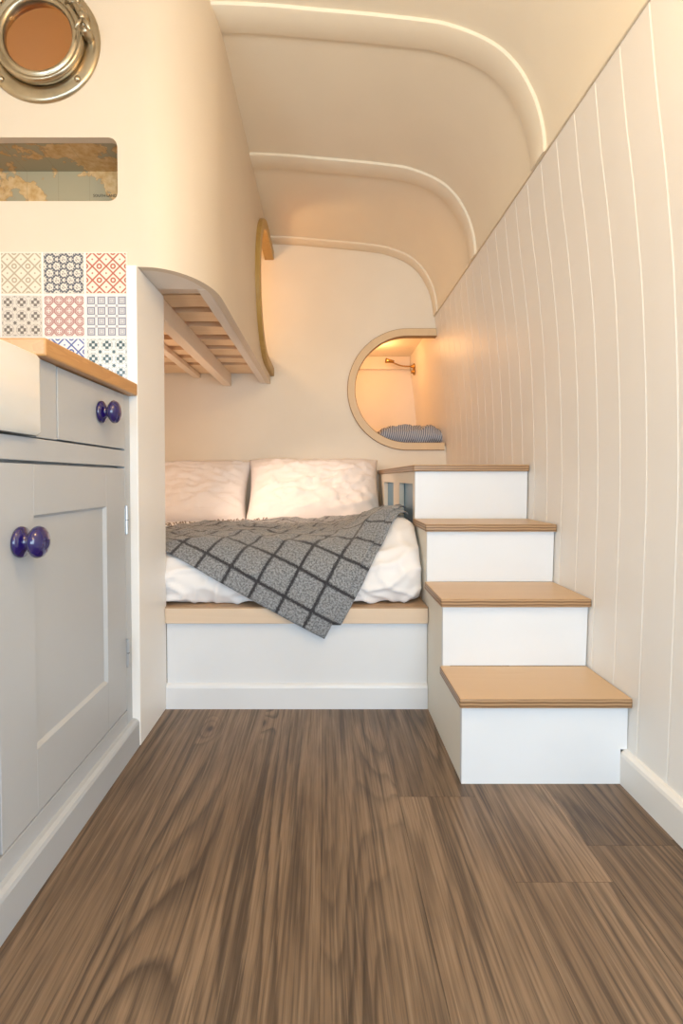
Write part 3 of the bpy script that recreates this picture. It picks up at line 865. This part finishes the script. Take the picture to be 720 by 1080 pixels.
# pillows
def pillow(name, W, H, T, loc, lean, yaw, roll, mat, seed, label, group=None, cat='pillow'):
    bm = bmesh.new(); n = 46; gs = []
    for side_ in (1, -1):
        g = []
        for i in range(n+1):
            row = []
            for j in range(n+1):
                u, v = -1+2*i/n, -1+2*j/n
                u = math.sin(u*PI/2)*.35+u*.65; v = math.sin(v*PI/2)*.35+v*.65
                x = W/2*u*(1-.055*(1-v*v)); z = H/2*v*(1-.06*(1-u*u))
                t = max(0, (1-u**4)*(1-v**4))**.55
                q = Vector((u*2.2+seed, v*1.8, side_*.7))
                wr = noise.noise(q*1.4)*.016+(max(0, 1-abs(noise.noise(q*2.1+Vector((3, v*2, 0))))*3.2)**2)*.018+(max(0, 1-abs(noise.noise(q*4.3+Vector((v*3, 7, 0))))*3.0)**2)*.006
                ang = math.atan2(v-(1 if v > 0 else -1), u-(1 if u > 0 else -1)); rr = math.hypot(abs(u)-1, abs(v)-1)
                wr += .006*math.sin(ang*9+seed)*math.exp(-rr*2.2)
                y = -side_*(T/2*t+wr*t)
                row.append((x, y, z))
            g.append(row)
        gs.append(g)
    Wv = [[bm.verts.new(gs[0][i][j]) for j in range(n+1)] for i in range(n+1)]
    Bv = [[(Wv[i][j] if i in (0, n) or j in (0, n) else bm.verts.new(gs[1][i][j])) for j in range(n+1)] for i in range(n+1)]
    for i in range(n):
        for j in range(n):
            bm.faces.new([Wv[i][j], Wv[i+1][j], Wv[i+1][j+1], Wv[i][j+1]])
            bm.faces.new([Bv[i][j], Bv[i][j+1], Bv[i+1][j+1], Bv[i+1][j]])
    o = link(name, bm, mat, smooth=True)
    o.matrix_world = Matrix.Translation(loc) @ Matrix.Rotation(yaw, 4, 'Z') @ Matrix.Rotation(lean, 4, 'X') @ Matrix.Rotation(roll, 4, 'Y')
    return tag(o, label, cat, group)
R = math.radians
pillow('pillow', .672, .40, .17, (-.052, 2.575, .588), R(-36), R(1.5), R(0), M['linen'], 1.3, 'white pillow leaning on the back wall beside the stairs', 'white pillows against the back wall')
pillow('pillow', .69, .38, .17, (-.722, 2.590, .585), R(-36), R(-1), R(-.6), M['linen'], 6.1, 'white pillow at the left, partly hidden behind the partition post', 'white pillows against the back wall')

# nook bedding and lamp
tag(boxo('nook_mattress', (-.09, .648, YB+.03, NY-.005, .762, .835), M['linen'], bev=.012), 'thin white mattress lying inside the nook behind the plywood frame', 'mattress')
pillow('pillow', .40, .27, .10, (.48, 2.960, .888), R(-90), R(4), R(0), M['ticking'], 3.3, 'blue and white ticking striped pillow lying in the nook')
lm = thing('reading_lamp', (.60, 3.44, 1.38), 'brass swing arm reading lamp on the side wall inside the nook', 'lamp')
wx = wallx(1.40)
for zc in (1.402, 1.366):
    bm = bmesh.new(); lathe(bm, [(0, 0), (.020, 0), (.021, .004), (.018, .010), (.010, .014), (.010, .024), (0, .025)], (wx-.0005, 3.44, zc), (-1, 0, 0), 24)
    link('wall_plate', bm, M['brass2'], lm, True)
bm = bmesh.new(); c = catmull([(wx-.012, 3.44, 1.402), (wx-.05, 3.435, 1.402), (.51, 3.43, 1.405), (.465, 3.42, 1.418), (.435, 3.41, 1.432)], 6)
tube(bm, c, .0045, 10); link('arm', bm, M['brass2'], lm, True)
bm = bmesh.new(); lathe(bm, [(0, -.028), (.010, -.026), (.012, 0), (.017, .028), (.015, .028), (.008, .0), (0, .0)], (.432, 3.40, 1.428), (-.9, -.2, .10), 18)
link('lamp_head', bm, M['brass2'], lm, True)

# ------------------------------------------------------------------ light
def area(name, loc, target, size, size_y, power, col, spread=PI):
    l = bpy.data.lights.new(name, 'AREA'); l.shape = 'RECTANGLE'; l.size = size; l.size_y = size_y
    l.energy = power; l.color = col; l.spread = spread
    o = bpy.data.objects.new(name, l); COL.objects.link(o); o.location = loc
    o.rotation_euler = (Vector(target)-Vector(loc)).to_track_quat('-Z', 'Y').to_euler(); return o
def point(name, loc, power, col, r=.04):
    l = bpy.data.lights.new(name, 'POINT'); l.energy = power; l.color = col; l.shadow_soft_size = r
    o = bpy.data.objects.new(name, l); COL.objects.link(o); o.location = loc; return o
def spot(name, loc, target, power, col, ang, blend=.6, r=.03):
    l = bpy.data.lights.new(name, 'SPOT'); l.energy = power; l.color = col; l.spot_size = ang; l.spot_blend = blend; l.shadow_soft_size = r
    o = bpy.data.objects.new(name, l); COL.objects.link(o); o.location = loc
    o.rotation_euler = (Vector(target)-Vector(loc)).to_track_quat('-Z', 'Y').to_euler(); return o
WARM = (1.0, .68, .30)
DAY = (.62, .84, 1.0)
area('daylight_door', (0.0, YF-.02, .65), (0.05, 1.6, .10), 1.1, .9, 8, DAY, R(150))
area('window_left', (-1.19, -.35, 1.0), (.6, .5, .35), 1.5, .6, 16, DAY)
area('fill_right', (.60, -.35, .75), (-.5, .55, .45), 1.2, .8, 9, DAY)  # added soft fill from the right, not an actual window
point('ceiling_lamp_a', (.24, .42, 1.46), 5.5, (1.0, .64, .28), .08)
point('ceiling_lamp_b', (.30, -.60, 1.42), 7, (1.0, .64, .28), .08)
spot('bed_lamp', (-.60, 1.80, 1.08), (-.04, 2.42, .44), 15, (1.0, .70, .50), R(62), 1.0, .04)
point('bed_glow', (-.80, 2.05, .85), 1.5, (1.0, .66, .44), .05)
point('nook_lamp', (.33, 3.22, 1.42), 1.35, (1.0, .46, .15), .03)
point('bunk_lamp', (-.62, 2.25, 1.55), 3.2, (1.0, .60, .26), .06)

w = bpy.data.worlds.new('World'); bpy.context.scene.world = w; w.use_nodes = True
w.node_tree.nodes['Background'].inputs[0].default_value = (.75, .86, 1.0, 1)
w.node_tree.nodes['Background'].inputs[1].default_value = 1.0

# ------------------------------------------------------------------ camera
cam = bpy.data.cameras.new('Camera'); co = bpy.data.objects.new('Camera', cam); COL.objects.link(co)
cam.sensor_fit = 'AUTO'; cam.sensor_width = 36; cam.lens = 18.0; cam.clip_start = .02
co.location = (0, 0, .653); co.rotation_euler = (PI/2-R(1.5), 0, 0)
cam.shift_x = 18/1080; cam.shift_y = -21/1080
sc = bpy.context.scene; sc.camera = co
sc.view_settings.view_transform = 'Standard'; sc.view_settings.look = 'None'
sc.view_settings.exposure = 1.04; sc.view_settings.gamma = 1; sc.view_settings.use_curve_mapping = False
sc.cycles.max_bounces = 10; sc.cycles.diffuse_bounces = 6; sc.cycles.transparent_max_bounces = 6
sc.cycles.use_denoising = True
sc.cycles.sample_clamp_indirect = 4
